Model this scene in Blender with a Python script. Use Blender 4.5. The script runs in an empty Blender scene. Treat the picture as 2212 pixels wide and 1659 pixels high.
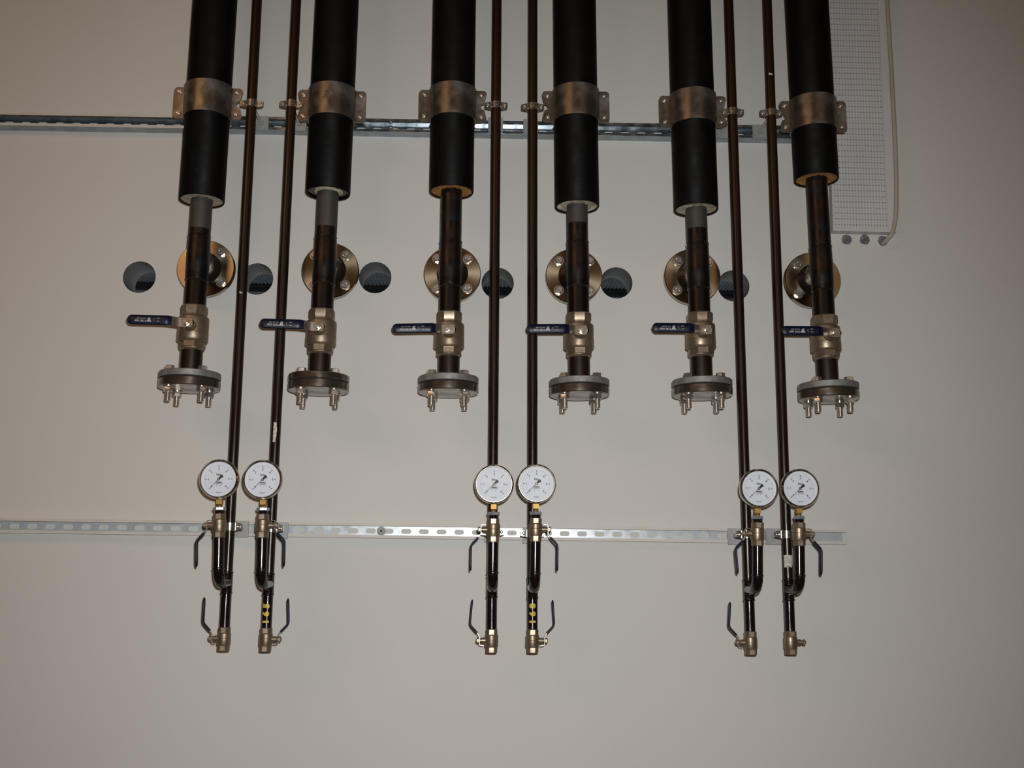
import bpy, bmesh, math, random
from mathutils import Vector, Matrix
PI = math.pi
random.seed(7)
scene = bpy.context.scene
C = scene.collection

# ------------------------------------------------------------ camera
FPX, W, H = 2410.0, 2212, 1659
CAM = Vector((0.0, -3.2, 1.5))
PITCH, YAW, ROLL = 0.1735, 0.0265, -0.0080
def cam_dir(x, y):
    c, s = math.cos(ROLL), math.sin(ROLL)
    x, y = c*x + s*y, -s*x + c*y
    Y = math.cos(PITCH) - y*math.sin(PITCH); Z = math.sin(PITCH) + y*math.cos(PITCH)
    c, s = math.cos(YAW), math.sin(YAW)
    return Vector((c*x + s*Y, -s*x + c*Y, Z))
_f = cam_dir(0, 0); _r = cam_dir(1, 0) - _f; _u = cam_dir(0, 1) - _f
cd = bpy.data.cameras.new('camera'); cam = bpy.data.objects.new('camera', cd); C.objects.link(cam)
cd.sensor_fit = 'HORIZONTAL'; cd.sensor_width = 36.0; cd.lens = 36.0*FPX/W; cd.clip_start = 0.05
cam.matrix_world = Matrix.Translation(CAM) @ Matrix((_r, _u, -_f)).transposed().to_4x4()
scene.camera = cam

# ------------------------------------------------------------ light
scene.view_settings.view_transform = 'Standard'; scene.view_settings.look = 'None'
scene.view_settings.gamma = 1.0; scene.view_settings.use_curve_mapping = False
scene.view_settings.exposure = 0.0
w = bpy.data.worlds.new('world'); scene.world = w; w.use_nodes = True
w.node_tree.nodes['Background'].inputs[0].default_value = (0.90, 0.96, 1.0, 1)
w.node_tree.nodes['Background'].inputs[1].default_value = 0.34
def lamp(name, kind, loc, target, energy, color, **kw):
    d = bpy.data.lights.new(name, kind); d.energy = energy; d.color = color
    for k, v in kw.items(): setattr(d, k, v)
    o = bpy.data.objects.new(name, d); C.objects.link(o); o.location = loc
    o.rotation_euler = (Vector(target) - Vector(loc)).to_track_quat('-Z', 'Y').to_euler()
    return o
lamp('camera_flash', 'SPOT', (0.035, -3.2, 1.57), (-0.04, 0, 1.80), 236, (0.97, 0.985, 1.0),
     spot_size=math.radians(89), spot_blend=1.0, shadow_soft_size=0.018)
lamp('ceiling_light_left', 'AREA', (-2.6, -3.6, 3.9), (-0.6, 0, 1.6), 20, (1.0, 0.58, 0.30), shape='RECTANGLE', size=2.6, size_y=0.8)
lamp('ceiling_light_right', 'AREA', (2.4, -5.0, 4.1), (0.4, -3.0, 0.6), 6, (1.0, 0.72, 0.50), shape='RECTANGLE', size=2.6, size_y=0.8)
lamp('ceiling_light_rear', 'AREA', (0.0, -6.0, 4.3), (0.0, -8.6, 3.8), 55, (1.0, 0.62, 0.30), shape='RECTANGLE', size=2.4, size_y=0.3)

# ------------------------------------------------------------ helpers
def at(px, py, Y):
    d = cam_dir((px - W/2)/FPX, -(py - H/2)/FPX)
    t = (Y - CAM.y)/d.y
    return CAM + d*t

class MB:
    def __init__(s): s.v = []; s.f = []; s.m = []
    def add(s, vs, fs, mi=0, M=None):
        b = len(s.v)
        s.v += [tuple(M @ Vector(p)) if M else tuple(p) for p in vs]
        s.f += [tuple(b+i for i in f) for f in fs]; s.m += [mi]*len(fs)
        return s
    def box(s, x0, x1, y0, y1, z0, z1, mi=0, M=None):
        vs = [(x, y, z) for x in (x0, x1) for y in (y0, y1) for z in (z0, z1)]
        return s.add(vs, [(0,1,3,2),(4,6,7,5),(0,4,5,1),(2,3,7,6),(0,2,6,4),(1,5,7,3)], mi, M)
    def lathe(s, prof, seg=32, mi=0, M=None, rot=0.0, cap=True, a0=None, a1=None):
        # prof: list of (r, z) around local z
        n = len(prof); full = a0 is None
        cnt = seg if full else seg+1
        vs = []; fs = []
        for i in range(cnt):
            a = rot + 2*PI*i/seg if full else a0 + (a1-a0)*i/seg
            for r, z in prof: vs.append((r*math.cos(a), r*math.sin(a), z))
        for i in range(seg):
            j = (i+1) % cnt if full else i+1
            for k in range(n-1): fs.append((i*n+k, j*n+k, j*n+k+1, i*n+k+1))
        if cap and full:
            if prof[0][0] > 1e-6: fs.append(tuple(i*n for i in range(cnt))[::-1])
            if prof[-1][0] > 1e-6: fs.append(tuple(i*n+n-1 for i in range(cnt)))
        return s.add(vs, fs, mi, M)
    def tube(s, pts, r, seg=16, mi=0, cap=True, sx=1.0):
        pts = [Vector(p) for p in pts]; n = len(pts); rr = r if isinstance(r, (list, tuple)) else [r]*n
        vs = []; fs = []; T0 = (pts[1]-pts[0]).normalized()
        N = T0.orthogonal().normalized()
        for i, p in enumerate(pts):
            T = ((pts[min(i+1, n-1)]-p).normalized() + (p-pts[max(i-1, 0)]).normalized()).normalized()
            N = (N - T*N.dot(T)).normalized(); B = T.cross(N)
            for k in range(seg):
                a = 2*PI*k/seg; vs.append(p + (N*math.cos(a) + B*math.sin(a))*rr[i])
        for i in range(n-1):
            for k in range(seg):
                k2 = (k+1) % seg; fs.append((i*seg+k, i*seg+k2, (i+1)*seg+k2, (i+1)*seg+k))
        if cap: fs.append(tuple(range(seg))[::-1]); fs.append(tuple((n-1)*seg+k for k in range(seg)))
        return s.add(vs, fs, mi)
    def prism(s, outline, y0, y1, mi=0, M=None):
        # outline in x,z ; extruded along y
        n = len(outline)
        vs = [(x, y0, z) for x, z in outline] + [(x, y1, z) for x, z in outline]
        fs = [tuple(range(n)), tuple(range(2*n-1, n-1, -1))] + [(i, n+i, n+(i+1) % n, (i+1) % n) for i in range(n)]
        return s.add(vs, fs, mi, M)
    def ribbon(s, path, wid, th, mi=0, seg_w=None):
        # flat strap: path in (a, b) plane given as 3D points, width vector wid, thickness th
        pts = [Vector(p) for p in path]; wv = Vector(wid); n = len(pts); vs = []; fs = []
        ths = th if isinstance(th, (list, tuple)) else [th]*n
        ws = seg_w or [1.0]*n
        for i, p in enumerate(pts):
            T = ((pts[min(i+1, n-1)]-p).normalized() + (p-pts[max(i-1, 0)]).normalized()).normalized()
            N = T.cross(wv).normalized(); hw = wv*0.5*ws[i]; ht = N*ths[i]*0.5; e = wv.normalized()*min(ths[i]*0.35, wv.length*0.1)
            vs += [p+hw-e+ht, p+hw+ht*0.3, p+hw-ht*0.3, p+hw-e-ht, p-hw+e-ht, p-hw-ht*0.3, p-hw+ht*0.3, p-hw+e+ht]
        for i in range(n-1):
            for k in range(8):
                k2 = (k+1) % 8; fs.append((i*8+k, i*8+k2, (i+1)*8+k2, (i+1)*8+k))
        fs.append(tuple(range(8))[::-1]); fs.append(tuple((n-1)*8+k for k in range(8)))
        return s.add(vs, fs, mi)
    def mesh(s, name, mats, angle=38):
        me = bpy.data.meshes.new(name); me.from_pydata(s.v, [], s.f)
        for m in mats: me.materials.append(m)
        me.polygons.foreach_set('material_index', s.m)
        bm = bmesh.new(); bm.from_mesh(me); bmesh.ops.recalc_face_normals(bm, faces=bm.faces); bm.to_mesh(me); bm.free()
        me.polygons.foreach_set('use_smooth', [True]*len(me.polygons))
        me.set_sharp_from_angle(angle=math.radians(angle)); me.update()
        return me

_cache = {}
def part(name, builder, mats, parent=None, key=None, angle=38, label=None):
    if not isinstance(mats, (list, tuple)): mats = [mats]
    k = (name, key) if key is not None else None
    if k and k in _cache: me = _cache[k]
    else:
        b = builder() if callable(builder) else builder
        me = b if isinstance(b, bpy.types.Mesh) else b.mesh(name, mats, angle)
        if isinstance(b, bpy.types.Mesh):
            for m in mats: me.materials.append(m)
        if k: _cache[k] = me
    o = bpy.data.objects.new(name, me); C.objects.link(o)
    if parent: o.parent = parent
    if label: o['label'] = label
    return o
def thing(name, label, cat, loc=(0, 0, 0), rot=None, group=None):
    o = bpy.data.objects.new(name, None); C.objects.link(o); o.empty_display_size = 0.03
    M = (rot.to_4x4() if rot else Matrix.Identity(4)); M.translation = Vector(loc)
    o.matrix_world = M; o['label'] = label; o['category'] = cat
    if group: o['group'] = group
    return o
def tag(o, label, cat, group=None):
    o['label'] = label; o['category'] = cat
    if group: o['group'] = group
def struct(o): o['kind'] = 'structure'; return o
def frame(A, B):
    # A lower, B upper: local z from A to B, local y roughly into the wall
    z = (B-A).normalized(); x = Vector((0, 1, 0)).cross(z).normalized(); y = z.cross(x)
    return Matrix((x, y, z)).transposed()
def circle_pts(cx, cz, r, n=32, rot=0.0): return [(cx + r*math.cos(rot+2*PI*i/n), cz + r*math.sin(rot+2*PI*i/n)) for i in range(n)]
def rrect(x0, x1, z0, z1, r, n=5):
    pts = []
    for cx, cz, a in ((x1-r, z1-r, 0), (x0+r, z1-r, PI/2), (x0+r, z0+r, PI), (x1-r, z0+r, 1.5*PI)):
        for i in range(n+1): pts.append((cx + r*math.cos(a + PI/2*i/n), cz + r*math.sin(a + PI/2*i/n)))
    return pts
def sheet(name, outer, holes, y0, y1):
    # flat plate in x,z with real holes, between y0 and y1
    cu = bpy.data.curves.new(name, 'CURVE'); cu.dimensions = '2D'; cu.fill_mode = 'BOTH'; cu.extrude = abs(y1-y0)/2
    for loop in [outer] + holes:
        sp = cu.splines.new('POLY'); sp.points.add(len(loop)-1)
        for i, (x, z) in enumerate(loop): sp.points[i].co = (x, z, 0, 1)
        sp.use_cyclic_u = True
    o = bpy.data.objects.new(name, cu); C.objects.link(o)
    dg = bpy.context.evaluated_depsgraph_get(); dg.update()
    me = bpy.data.meshes.new_from_object(o.evaluated_get(dg)); bpy.data.objects.remove(o); bpy.data.curves.remove(cu)
    ym = (y0+y1)/2
    bm = bmesh.new(); bm.from_mesh(me); bmesh.ops.remove_doubles(bm, verts=bm.verts, dist=1e-6)
    for v in bm.verts: v.co = Vector((v.co.x, ym - v.co.z, v.co.y))
    bmesh.ops.recalc_face_normals(bm, faces=bm.faces); bm.to_mesh(me); bm.free()
    me.name = name; me.materials.clear()
    me.polygons.foreach_set('use_smooth', [True]*len(me.polygons)); me.set_sharp_from_angle(angle=math.radians(38))
    return me
def text_geo(s, size, xy=(0, 0), ang=0.0, align='CENTER', bold=0.0, cuts=0):
    cu = bpy.data.curves.new('t', 'FONT'); cu.body = s; cu.size = size; cu.align_x = align; cu.align_y = 'CENTER'; cu.offset = bold; cu.resolution_u = 3
    o = bpy.data.objects.new('t', cu); C.objects.link(o)
    dg = bpy.context.evaluated_depsgraph_get(); dg.update()
    me = bpy.data.meshes.new_from_object(o.evaluated_get(dg)); bpy.data.objects.remove(o); bpy.data.curves.remove(cu)
    if cuts:
        bm = bmesh.new(); bm.from_mesh(me)
        for i in range(-cuts, cuts+1):
            bmesh.ops.bisect_plane(bm, geom=bm.verts[:]+bm.edges[:]+bm.faces[:], plane_co=(0, i*size*0.08, 0), plane_no=(0, 1, 0))
        bm.to_mesh(me); bm.free()
    c, sn = math.cos(ang), math.sin(ang)
    vs = [(v.co.x*c - v.co.y*sn + xy[0], v.co.x*sn + v.co.y*c + xy[1]) for v in me.vertices]
    fs = [tuple(p.vertices) for p in me.polygons]
    bpy.data.meshes.remove(me); return vs, fs

# ------------------------------------------------------------ materials
def mat(name, base, rough=0.5, metal=0.0, base2=None, scale=8.0, stretch=(1, 1, 1), lo=0.4, hi=0.6, rvar=0.0, bump=0.0, bscale=60.0,
        spec=0.5, coat=0.0, aniso=0.0, detail=4.0, third=None, tlo=0.6, thi=0.7, tscale=20.0):
    m = bpy.data.materials.new(name); m.use_nodes = True; nt = m.node_tree; N = nt.nodes; L = nt.links
    p = N['Principled BSDF']
    p.inputs['Roughness'].default_value = rough; p.inputs['Metallic'].default_value = metal
    p.inputs['Specular IOR Level'].default_value = spec; p.inputs['Coat Weight'].default_value = coat; p.inputs['Coat Roughness'].default_value = 0.15
    p.inputs['Base Color'].default_value = (*base, 1)
    tc = N.new('ShaderNodeTexCoord'); mp = N.new('ShaderNodeMapping'); mp.inputs['Scale'].default_value = stretch
    L.new(tc.outputs['Object'], mp.inputs[0])
    def noise(sc, det=detail):
        n = N.new('ShaderNodeTexNoise'); n.inputs['Scale'].default_value = sc; n.inputs['Detail'].default_value = det
        L.new(mp.outputs[0], n.inputs['Vector']); return n
    def ramp(n, a, b):
        r = N.new('ShaderNodeMapRange'); r.inputs[1].default_value = a; r.inputs[2].default_value = b
        L.new(n.outputs['Fac'], r.inputs[0]); return r
    def mix(f, A, B):
        x = N.new('ShaderNodeMix'); x.data_type = 'RGBA'; L.new(f, x.inputs[0])
        if isinstance(A, tuple): x.inputs[6].default_value = (*A, 1)
        else: L.new(A, x.inputs[6])
        x.inputs[7].default_value = (*B, 1); return x.outputs[2]
    col = base
    if base2: col = mix(ramp(noise(scale), lo, hi).outputs[0], col, base2)
    if third: col = mix(ramp(noise(tscale), tlo, thi).outputs[0], col, third)
    if not isinstance(col, tuple): L.new(col, p.inputs['Base Color'])
    if rvar:
        r = N.new('ShaderNodeMapRange'); r.inputs[1].default_value = 0.35; r.inputs[2].default_value = 0.65
        r.inputs[3].default_value = max(0.03, rough-rvar); r.inputs[4].default_value = min(1, rough+rvar)
        L.new(noise(scale*1.7).outputs['Fac'], r.inputs[0]); L.new(r.outputs[0], p.inputs['Roughness'])
    if bump:
        b = N.new('ShaderNodeBump'); b.inputs['Strength'].default_value = 1.0; b.inputs['Distance'].default_value = bump
        L.new(noise(bscale, 3).outputs['Fac'], b.inputs['Height']); L.new(b.outputs[0], p.inputs['Normal'])
    if aniso:
        p.inputs['Anisotropic'].default_value = aniso
        t = N.new('ShaderNodeTangent'); t.direction_type = 'RADIAL'; t.axis = 'Y'; L.new(t.outputs[0], p.inputs['Tangent'])
    return m
M = {}
M['wall'] = mat('wall_paint', (0.618, 0.608, 0.562), 0.62, base2=(0.596, 0.580, 0.540), scale=1.6, lo=0.35, hi=0.7, bump=0.0004, bscale=90,
                third=(0.36, 0.34, 0.31), tlo=0.745, thi=0.80, tscale=42)
M['hole'] = mat('shaded_hole_lining', (0.22, 0.22, 0.215), 0.9, base2=(0.19, 0.19, 0.188), scale=30, bump=0.001, bscale=80)  # wall colour darkened to paint in the shade inside the drilled holes
M['room'] = mat('ochre_boarding', (0.27, 0.19, 0.115), 0.55, base2=(0.22, 0.15, 0.085), scale=3, stretch=(1, 1, 0.15))
M['floor'] = mat('brown_floor', (0.13, 0.065, 0.035), 0.5, base2=(0.10, 0.05, 0.028), scale=4)
M['ceil'] = mat('grey_ceiling', (0.20, 0.17, 0.14), 0.8, base2=(0.17, 0.14, 0.12), scale=3)
M['deck'] = mat('corrugated_zinc', (0.40, 0.43, 0.45), 0.35, 0.5, base2=(0.30, 0.33, 0.35), scale=6)
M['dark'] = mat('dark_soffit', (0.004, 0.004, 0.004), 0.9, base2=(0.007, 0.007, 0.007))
M['greywall'] = mat('grey_far_wall', (0.16, 0.18, 0.19), 0.8, base2=(0.13, 0.15, 0.16), scale=2)
M['jacket'] = mat('black_plastic_jacket', (0.0022, 0.0018, 0.0015), 0.55, base2=(0.004, 0.0036, 0.0032), scale=9, rvar=0.08, spec=0.10,
                  third=(0.020, 0.018, 0.016), tlo=0.66, thi=0.82, tscale=11, bump=0.0003, bscale=30)
M['foam_cream'] = mat('cream_foam', (0.52, 0.46, 0.33), 0.95, base2=(0.40, 0.35, 0.24), scale=60, bump=0.002, bscale=150)
M['foam_orange'] = mat('orange_foam', (0.50, 0.24, 0.055), 0.95, base2=(0.36, 0.15, 0.035), scale=50, bump=0.002, bscale=150, third=(0.16, 0.10, 0.05), tlo=0.62, thi=0.7, tscale=30)
M['foam_dark'] = mat('dusty_foam', (0.17, 0.16, 0.13), 0.95, base2=(0.12, 0.11, 0.09), scale=60, bump=0.002, bscale=150)
M['steel'] = mat('black_steel_pipe', (0.006, 0.0042, 0.0035), 0.33, 0.3, base2=(0.014, 0.0075, 0.004), scale=7, stretch=(1, 1, 0.25), rvar=0.08, spec=0.4,
                 third=(0.070, 0.026, 0.007), tlo=0.62, thi=0.78, tscale=9, bump=0.0002, bscale=80)
M['scraped'] = mat('scraped_steel_pipe', (0.070, 0.066, 0.058), 0.55, 0.35, base2=(0.06, 0.055, 0.048), scale=30, stretch=(1, 1, 0.15), bump=0.0004, bscale=120)
M['heat'] = mat('heat_tinted_steel', (0.009, 0.007, 0.006), 0.36, 0.5, base2=(0.022, 0.011, 0.006), scale=14, stretch=(0.5, 0.5, 1.6), rvar=0.08, bump=0.0003, bscale=60,
                third=(0.010, 0.016, 0.024), tlo=0.52, thi=0.66, tscale=16)
M['thin'] = mat('thin_steel_pipe', (0.012, 0.0060, 0.0042), 0.30, 0.25, base2=(0.026, 0.0115, 0.004), scale=3, stretch=(2, 2, 0.5), rvar=0.06, spec=0.45,
                third=(0.060, 0.022, 0.006), tlo=0.66, thi=0.80, tscale=8, bump=0.00025, bscale=70)
M['lower'] = mat('oiled_steel_pipe', (0.008, 0.0055, 0.0055), 0.18, 0.25, base2=(0.015, 0.008, 0.0065), scale=9, rvar=0.05, spec=0.8, bump=0.0002, bscale=60)
M['weld'] = mat('weld_bead', (0.05, 0.045, 0.04), 0.25, 0.8, base2=(0.02, 0.018, 0.016), scale=60, bump=0.0008, bscale=200)
M['band'] = mat('stained_clamp_steel', (0.23, 0.20, 0.165), 0.40, 0.9, base2=(0.155, 0.125, 0.09), scale=14, rvar=0.12,
                third=(0.34, 0.33, 0.31), tlo=0.47, thi=0.66, tscale=16, bump=0.0002, bscale=60)
M['galv'] = mat('galvanised_steel', (0.36, 0.40, 0.42), 0.27, 0.45, base2=(0.28, 0.31, 0.33), scale=25, rvar=0.08)
M['galv_pale'] = mat('pale_galvanised_steel', (0.56, 0.59, 0.59), 0.28, 0.22, base2=(0.50, 0.53, 0.54), scale=25, rvar=0.06)
M['galv_bare'] = mat('shiny_galvanised_steel', (0.50, 0.56, 0.60), 0.22, 0.93, base2=(0.36, 0.42, 0.46), scale=25, rvar=0.08)
M['clampz'] = mat('bright_zinc_clamp', (0.52, 0.50, 0.46), 0.24, 0.92, base2=(0.42, 0.40, 0.36), scale=40, rvar=0.06)
M['plate'] = mat('dull_zinc_plate', (0.37, 0.375, 0.37), 0.6, 0.3, base2=(0.29, 0.295, 0.29), scale=30)
M['bolt'] = mat('zinc_bolt', (0.66, 0.60, 0.52), 0.24, 0.88, base2=(0.60, 0.56, 0.50), scale=30, rvar=0.05)
M['nickel'] = mat('nickel_plated_brass', (0.30, 0.235, 0.165), 0.42, 0.75, base2=(0.25, 0.19, 0.13), scale=30, rvar=0.06, bump=0.0001, bscale=200)
M['brass'] = mat('brass', (0.38, 0.24, 0.08), 0.5, 0.8, base2=(0.36, 0.22, 0.06), scale=20)
M['flange'] = mat('turned_flange_steel', (0.40, 0.325, 0.215), 0.24, 1.0, base2=(0.35, 0.28, 0.185), scale=5, aniso=0.75)
M['flange2'] = mat('machined_flange_steel', (0.24, 0.21, 0.175), 0.26, 0.9, base2=(0.17, 0.14, 0.11), scale=12, rvar=0.08)
M['flange3'] = mat('grey_cast_flange', (0.27, 0.265, 0.25), 0.55, 0.45, base2=(0.20, 0.195, 0.185), scale=40, bump=0.0003, bscale=200)
M['gasket'] = mat('black_gasket', (0.006, 0.006, 0.006), 0.8, base2=(0.01, 0.01, 0.01))
M['blue'] = mat('blue_grip', (0.0028, 0.0058, 0.024), 0.42, base2=(0.0024, 0.0045, 0.018), scale=20, spec=0.4, rvar=0.05)
M['print'] = mat('silver_print', (0.50, 0.50, 0.50), 0.5, base2=(0.42, 0.42, 0.42))
M['lever'] = mat('lever_steel', (0.60, 0.55, 0.48), 0.25, 0.9, base2=(0.50, 0.45, 0.38), scale=40)
M['chrome'] = mat('polished_case', (0.66, 0.58, 0.50), 0.17, 1.0, base2=(0.58, 0.54, 0.50), scale=10)
M['dial'] = mat('white_dial', (0.66, 0.68, 0.72), 0.5, base2=(0.64, 0.66, 0.70), scale=10)
M['ink'] = mat('black_ink', (0.012, 0.010, 0.018), 0.5, base2=(0.02, 0.015, 0.03))
M['greyink'] = mat('grey_ink', (0.28, 0.28, 0.32), 0.6, base2=(0.24, 0.24, 0.28))
M['orange'] = mat('orange_ink', (0.45, 0.16, 0.03), 0.5, base2=(0.40, 0.14, 0.03))
M['yellow'] = mat('yellow_paint', (0.62, 0.48, 0.05), 0.5, base2=(0.52, 0.38, 0.04), scale=80)
M['marker'] = mat('pencil_mark', (0.02, 0.018, 0.016), 0.7, base2=(0.03, 0.028, 0.025))
M['panel'] = mat('white_perforated_board', (0.60, 0.585, 0.56), 0.6, base2=(0.57, 0.555, 0.53), scale=4)
M['fleece'] = mat('grey_fleece', (0.36, 0.37, 0.38), 0.95, base2=(0.28, 0.29, 0.30), scale=60)
M['cable'] = mat('beige_conduit', (0.42, 0.37, 0.29), 0.45, base2=(0.38, 0.33, 0.26), scale=10)
M['mortar'] = mat('grey_mortar', (0.20, 0.205, 0.205), 0.95, base2=(0.11, 0.115, 0.115), scale=50, bump=0.004, bscale=120)
M['whitepaint'] = mat('white_paint_spot', (0.60, 0.57, 0.50), 0.7, base2=(0.45, 0.42, 0.36), scale=120)
def railmat(name, x_split, bare_right):
    m = mat(name, (0.46, 0.50, 0.52), 0.30, 0.8, base2=(0.34, 0.38, 0.41), scale=25, rvar=0.08)
    nt = m.node_tree; N = nt.nodes; L = nt.links; p = N['Principled BSDF']
    return m
M['raillip'] = mat('painted_rail', (0.60, 0.565, 0.505), 0.5, base2=(0.56, 0.525, 0.47), scale=10)
def glass():
    m = bpy.data.materials.new('clear_glass'); m.use_nodes = True; nt = m.node_tree; N = nt.nodes; L = nt.links
    N.remove(N['Principled BSDF']); o = N['Material Output']
    t = N.new('ShaderNodeBsdfTransparent'); g = N.new('ShaderNodeBsdfGlossy'); g.inputs['Roughness'].default_value = 0.03
    f = N.new('ShaderNodeFresnel'); f.inputs[0].default_value = 1.45; mx = N.new('ShaderNodeMixShader')
    L.new(f.outputs[0], mx.inputs[0]); L.new(t.outputs[0], mx.inputs[1]); L.new(g.outputs[0], mx.inputs[2]); L.new(mx.outputs[0], o.inputs[0])
    return m
M['glass'] = glass()
ORD = ['leftmost', 'second from left', 'third from left', 'third from right', 'second from right', 'rightmost']

# ------------------------------------------------------------ setting
holes_px = [(301, 598.5), (555, 602.5), (810.5, 599.5), (1075, 612), (1331.5, 611), (1584.5, 617.5)]
hp = [at(x, y, 0.0) for x, y in holes_px]
HR = 0.0478
loops = [circle_pts(p.x, p.z, HR, 48) for p in hp]
def make_wall():
    me = sheet('wall_front', [(-3.6, 0.0), (3.6, 0.0), (3.6, 4.4), (-3.6, 4.4)], loops, 0.0, 0.12)
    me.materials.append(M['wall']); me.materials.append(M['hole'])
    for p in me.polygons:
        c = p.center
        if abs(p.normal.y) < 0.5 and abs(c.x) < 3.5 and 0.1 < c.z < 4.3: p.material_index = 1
    return me
wm = make_wall(); wo = bpy.data.objects.new('wall_front', wm); C.objects.link(wo); struct(wo)
struct(part('floor', MB().box(-3.6, 3.6, -8.7, 0.0, -0.1, 0.0), M['floor']))
struct(part('ceiling', MB().box(-3.6, 3.6, -8.7, 0.0, 4.4, 4.5), M['ceil']))
struct(part('wall_left', MB().box(-3.7, -3.6, -8.7, 0.12, -0.1, 4.5), M['room']))
struct(part('wall_right', MB().box(3.6, 3.7, -8.7, 0.12, -0.1, 4.5), M['room']))
struct(part('wall_back', MB().box(-3.7, 3.7, -8.8, -8.7, -0.1, 4.5), M['room']))
# the space seen through the drilled holes
def deck():
    b = MB(); pitch = 0.026; n = 230; x0 = -3.1; vs = []; fs = []; zc = 1.5+2.0
    pr = [(0.0, 0), (0.30, 0), (0.45, 0.008), (0.85, 0.008), (1.0, 0)]
    xs = [(x0 + (i+u)*pitch, zc + h) for i in range(n) for u, h in pr[:-1]] + [(x0+n*pitch, zc)]
    for x, z in xs: vs += [(x, 1.6, z), (x, 4.42, z), ]
    for i in range(len(xs)-1): fs.append((2*i, 2*i+2, 2*i+3, 2*i+1))
    b.add(vs, fs); return b
struct(part('ceiling_outside', deck, M['deck'], angle=20))
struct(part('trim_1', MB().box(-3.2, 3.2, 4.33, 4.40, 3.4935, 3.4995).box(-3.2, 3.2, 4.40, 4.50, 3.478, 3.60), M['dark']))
struct(part('wall_outside', MB().box(-3.2, 3.2, 4.46, 4.6, 0.5, 3.5), M['greywall']))

# ------------------------------------------------------------ strut rails
def rail(name, z_left, z_right, x0, x1, pitch0, label, lipm, webm):
    # local x along rail, channel open towards the room
    A = Vector((x0, 0, z_left)); B = Vector((x1, 0, z_right)); Lg = (B-A).length
    ex = (B-A).normalized(); ez = Vector((0, 0, 1)); ez = (ez - ex*ex.dot(ez)).normalized(); ey = ez.cross(ex)
    R = Matrix((ex, ey, ez)).transposed()
    t = thing(name, label, 'rail', A, R, 'metal channel rails')
    n = int((Lg-0.04)/0.05); hs = [rrect(pitch0+i*0.05-0.014, pitch0+i*0.05+0.014, -0.0072, 0.0072, 0.0065, 4) for i in range(n) if pitch0+i*0.05+0.016 < Lg]
    part('web', sheet('web', [(0, -0.0205), (Lg, -0.0205), (Lg, 0.0205), (0, 0.0205)], hs, -0.003, -0.0005), webm, t)
    for s in (-1, 1):
        b = MB(); z1, z2 = sorted((s*0.0205, s*0.018)); b.box(0, Lg, -0.041, -0.003, z1, z2)
        part('flange', b, lipm[0], t)
        b = MB(); z1, z2 = sorted((s*0.0202, s*0.0125)); b.box(0, Lg, -0.0412, -0.0388, z1, z2)
        z1, z2 = sorted((s*0.0145, s*0.0125)); b.box(0, Lg, -0.0388, -0.031, z1, z2)
        part('lip', b, lipm[1], t)
    return t
# straight fits through the measured rails (front plane of the lips)
ul = at(0, 267.0, -0.041); ur = at(1735, 284.5, -0.041)
def line_x(a, b, x): return a.z + (b.z-a.z)*(x-a.x)/(b.x-a.x)
ub = at(840, 270.5, -0.041); uc = at(1600, 283.5, -0.041)
UZ = lambda x: line_x(ub, uc, x)
la = at(420, 1140.5, -0.041); lb = at(1500, 1155.5, -0.041)
LZ = lambda x: line_x(la, lb, x)
xl = -2.2
x_ur = at(1752, 286, -0.041).x; x_lr = at(1829, 1156, -0.041).x
rail_u = rail('channel_rail', UZ(xl), UZ(x_ur), xl, x_ur, 0.022, 'upper slotted metal channel rail behind the thick pipe clamps', (M['galv'], M['galv_bare']), M['galv_bare'])
rail_l = rail('channel_rail', LZ(xl), LZ(x_lr), xl, x_lr, 0.038, 'lower slotted metal channel rail behind the pressure gauges', (M['raillip'], M['raillip']), M['galv_pale'])
del rail_u['group'], rail_l['group']
# painted stretch of the upper rail left of the pipes
pm = part('paint_coat', MB().box(0, at(395, 262, -0.041).x - xl, -0.0418, -0.0411, 0.0126, 0.0207).box(0, at(395, 262, -0.041).x - xl, -0.0418, -0.0411, -0.0207, -0.0126), M['raillip'], rail_u)
def hexbolt(r, h, shank=0.0, rs=0.004, rot=0.0):
    return lambda: MB().lathe([(0, -h), (r*0.86, -h), (r, -h*0.82), (r, 0)], 6, M=Matrix.Rotation(-PI/2, 4, 'X') @ Matrix.Rotation(rot, 4, 'Z') if False else Matrix.Rotation(-PI/2, 4, 'X'))
def yax(mb, prof, seg, at_=(0, 0, 0), rot=0.0, mi=0, cap=True):
    # lathe around the y axis; profile (r, y) with y negative towards the room
    Mx = Matrix.Translation(at_) @ Matrix.Rotation(-PI/2, 4, 'X')
    return mb.lathe([(r, y) for r, y in prof], seg, mi, Mx, rot, cap)
def xax(mb, prof, seg, at_=(0, 0, 0), rot=0.0, mi=0):
    Mx = Matrix.Translation(at_) @ Matrix.Rotation(PI/2, 4, 'Y')
    return mb.lathe([(r, x) for r, x in prof], seg, mi, Mx, rot)
# single fixings on the rails
p = at(822.5, 1149, -0.02); b = MB()
yax(b, [(0.0035, 0.0), (0.0035, -0.006), (0.0055, -0.006), (0.0095, -0.006), (0.0105, -0.005), (0.0105, 0)], 6); yax(b, [(0, 0), (0.013, 0), (0.013, 0.002), (0, 0.002)], 24)
o = part('hex_nut', b, M['plate']); o.location = (p.x, -0.0055, LZ(p.x)); tag(o, 'hexagon nut inside the lower rail, between the left and middle gauge pairs', 'nut')
p = at(843, 275, -0.01); b = MB()
yax(b, [(0, -0.007), (0.004, -0.0065), (0.0075, -0.003), (0.0085, 0)], 20)
o = part('screw', b, M['bolt']); o.location = (p.x, -0.003, p.z+0.001); tag(o, 'round headed screw in the upper rail between second and third thick pipes', 'screw')

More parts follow.
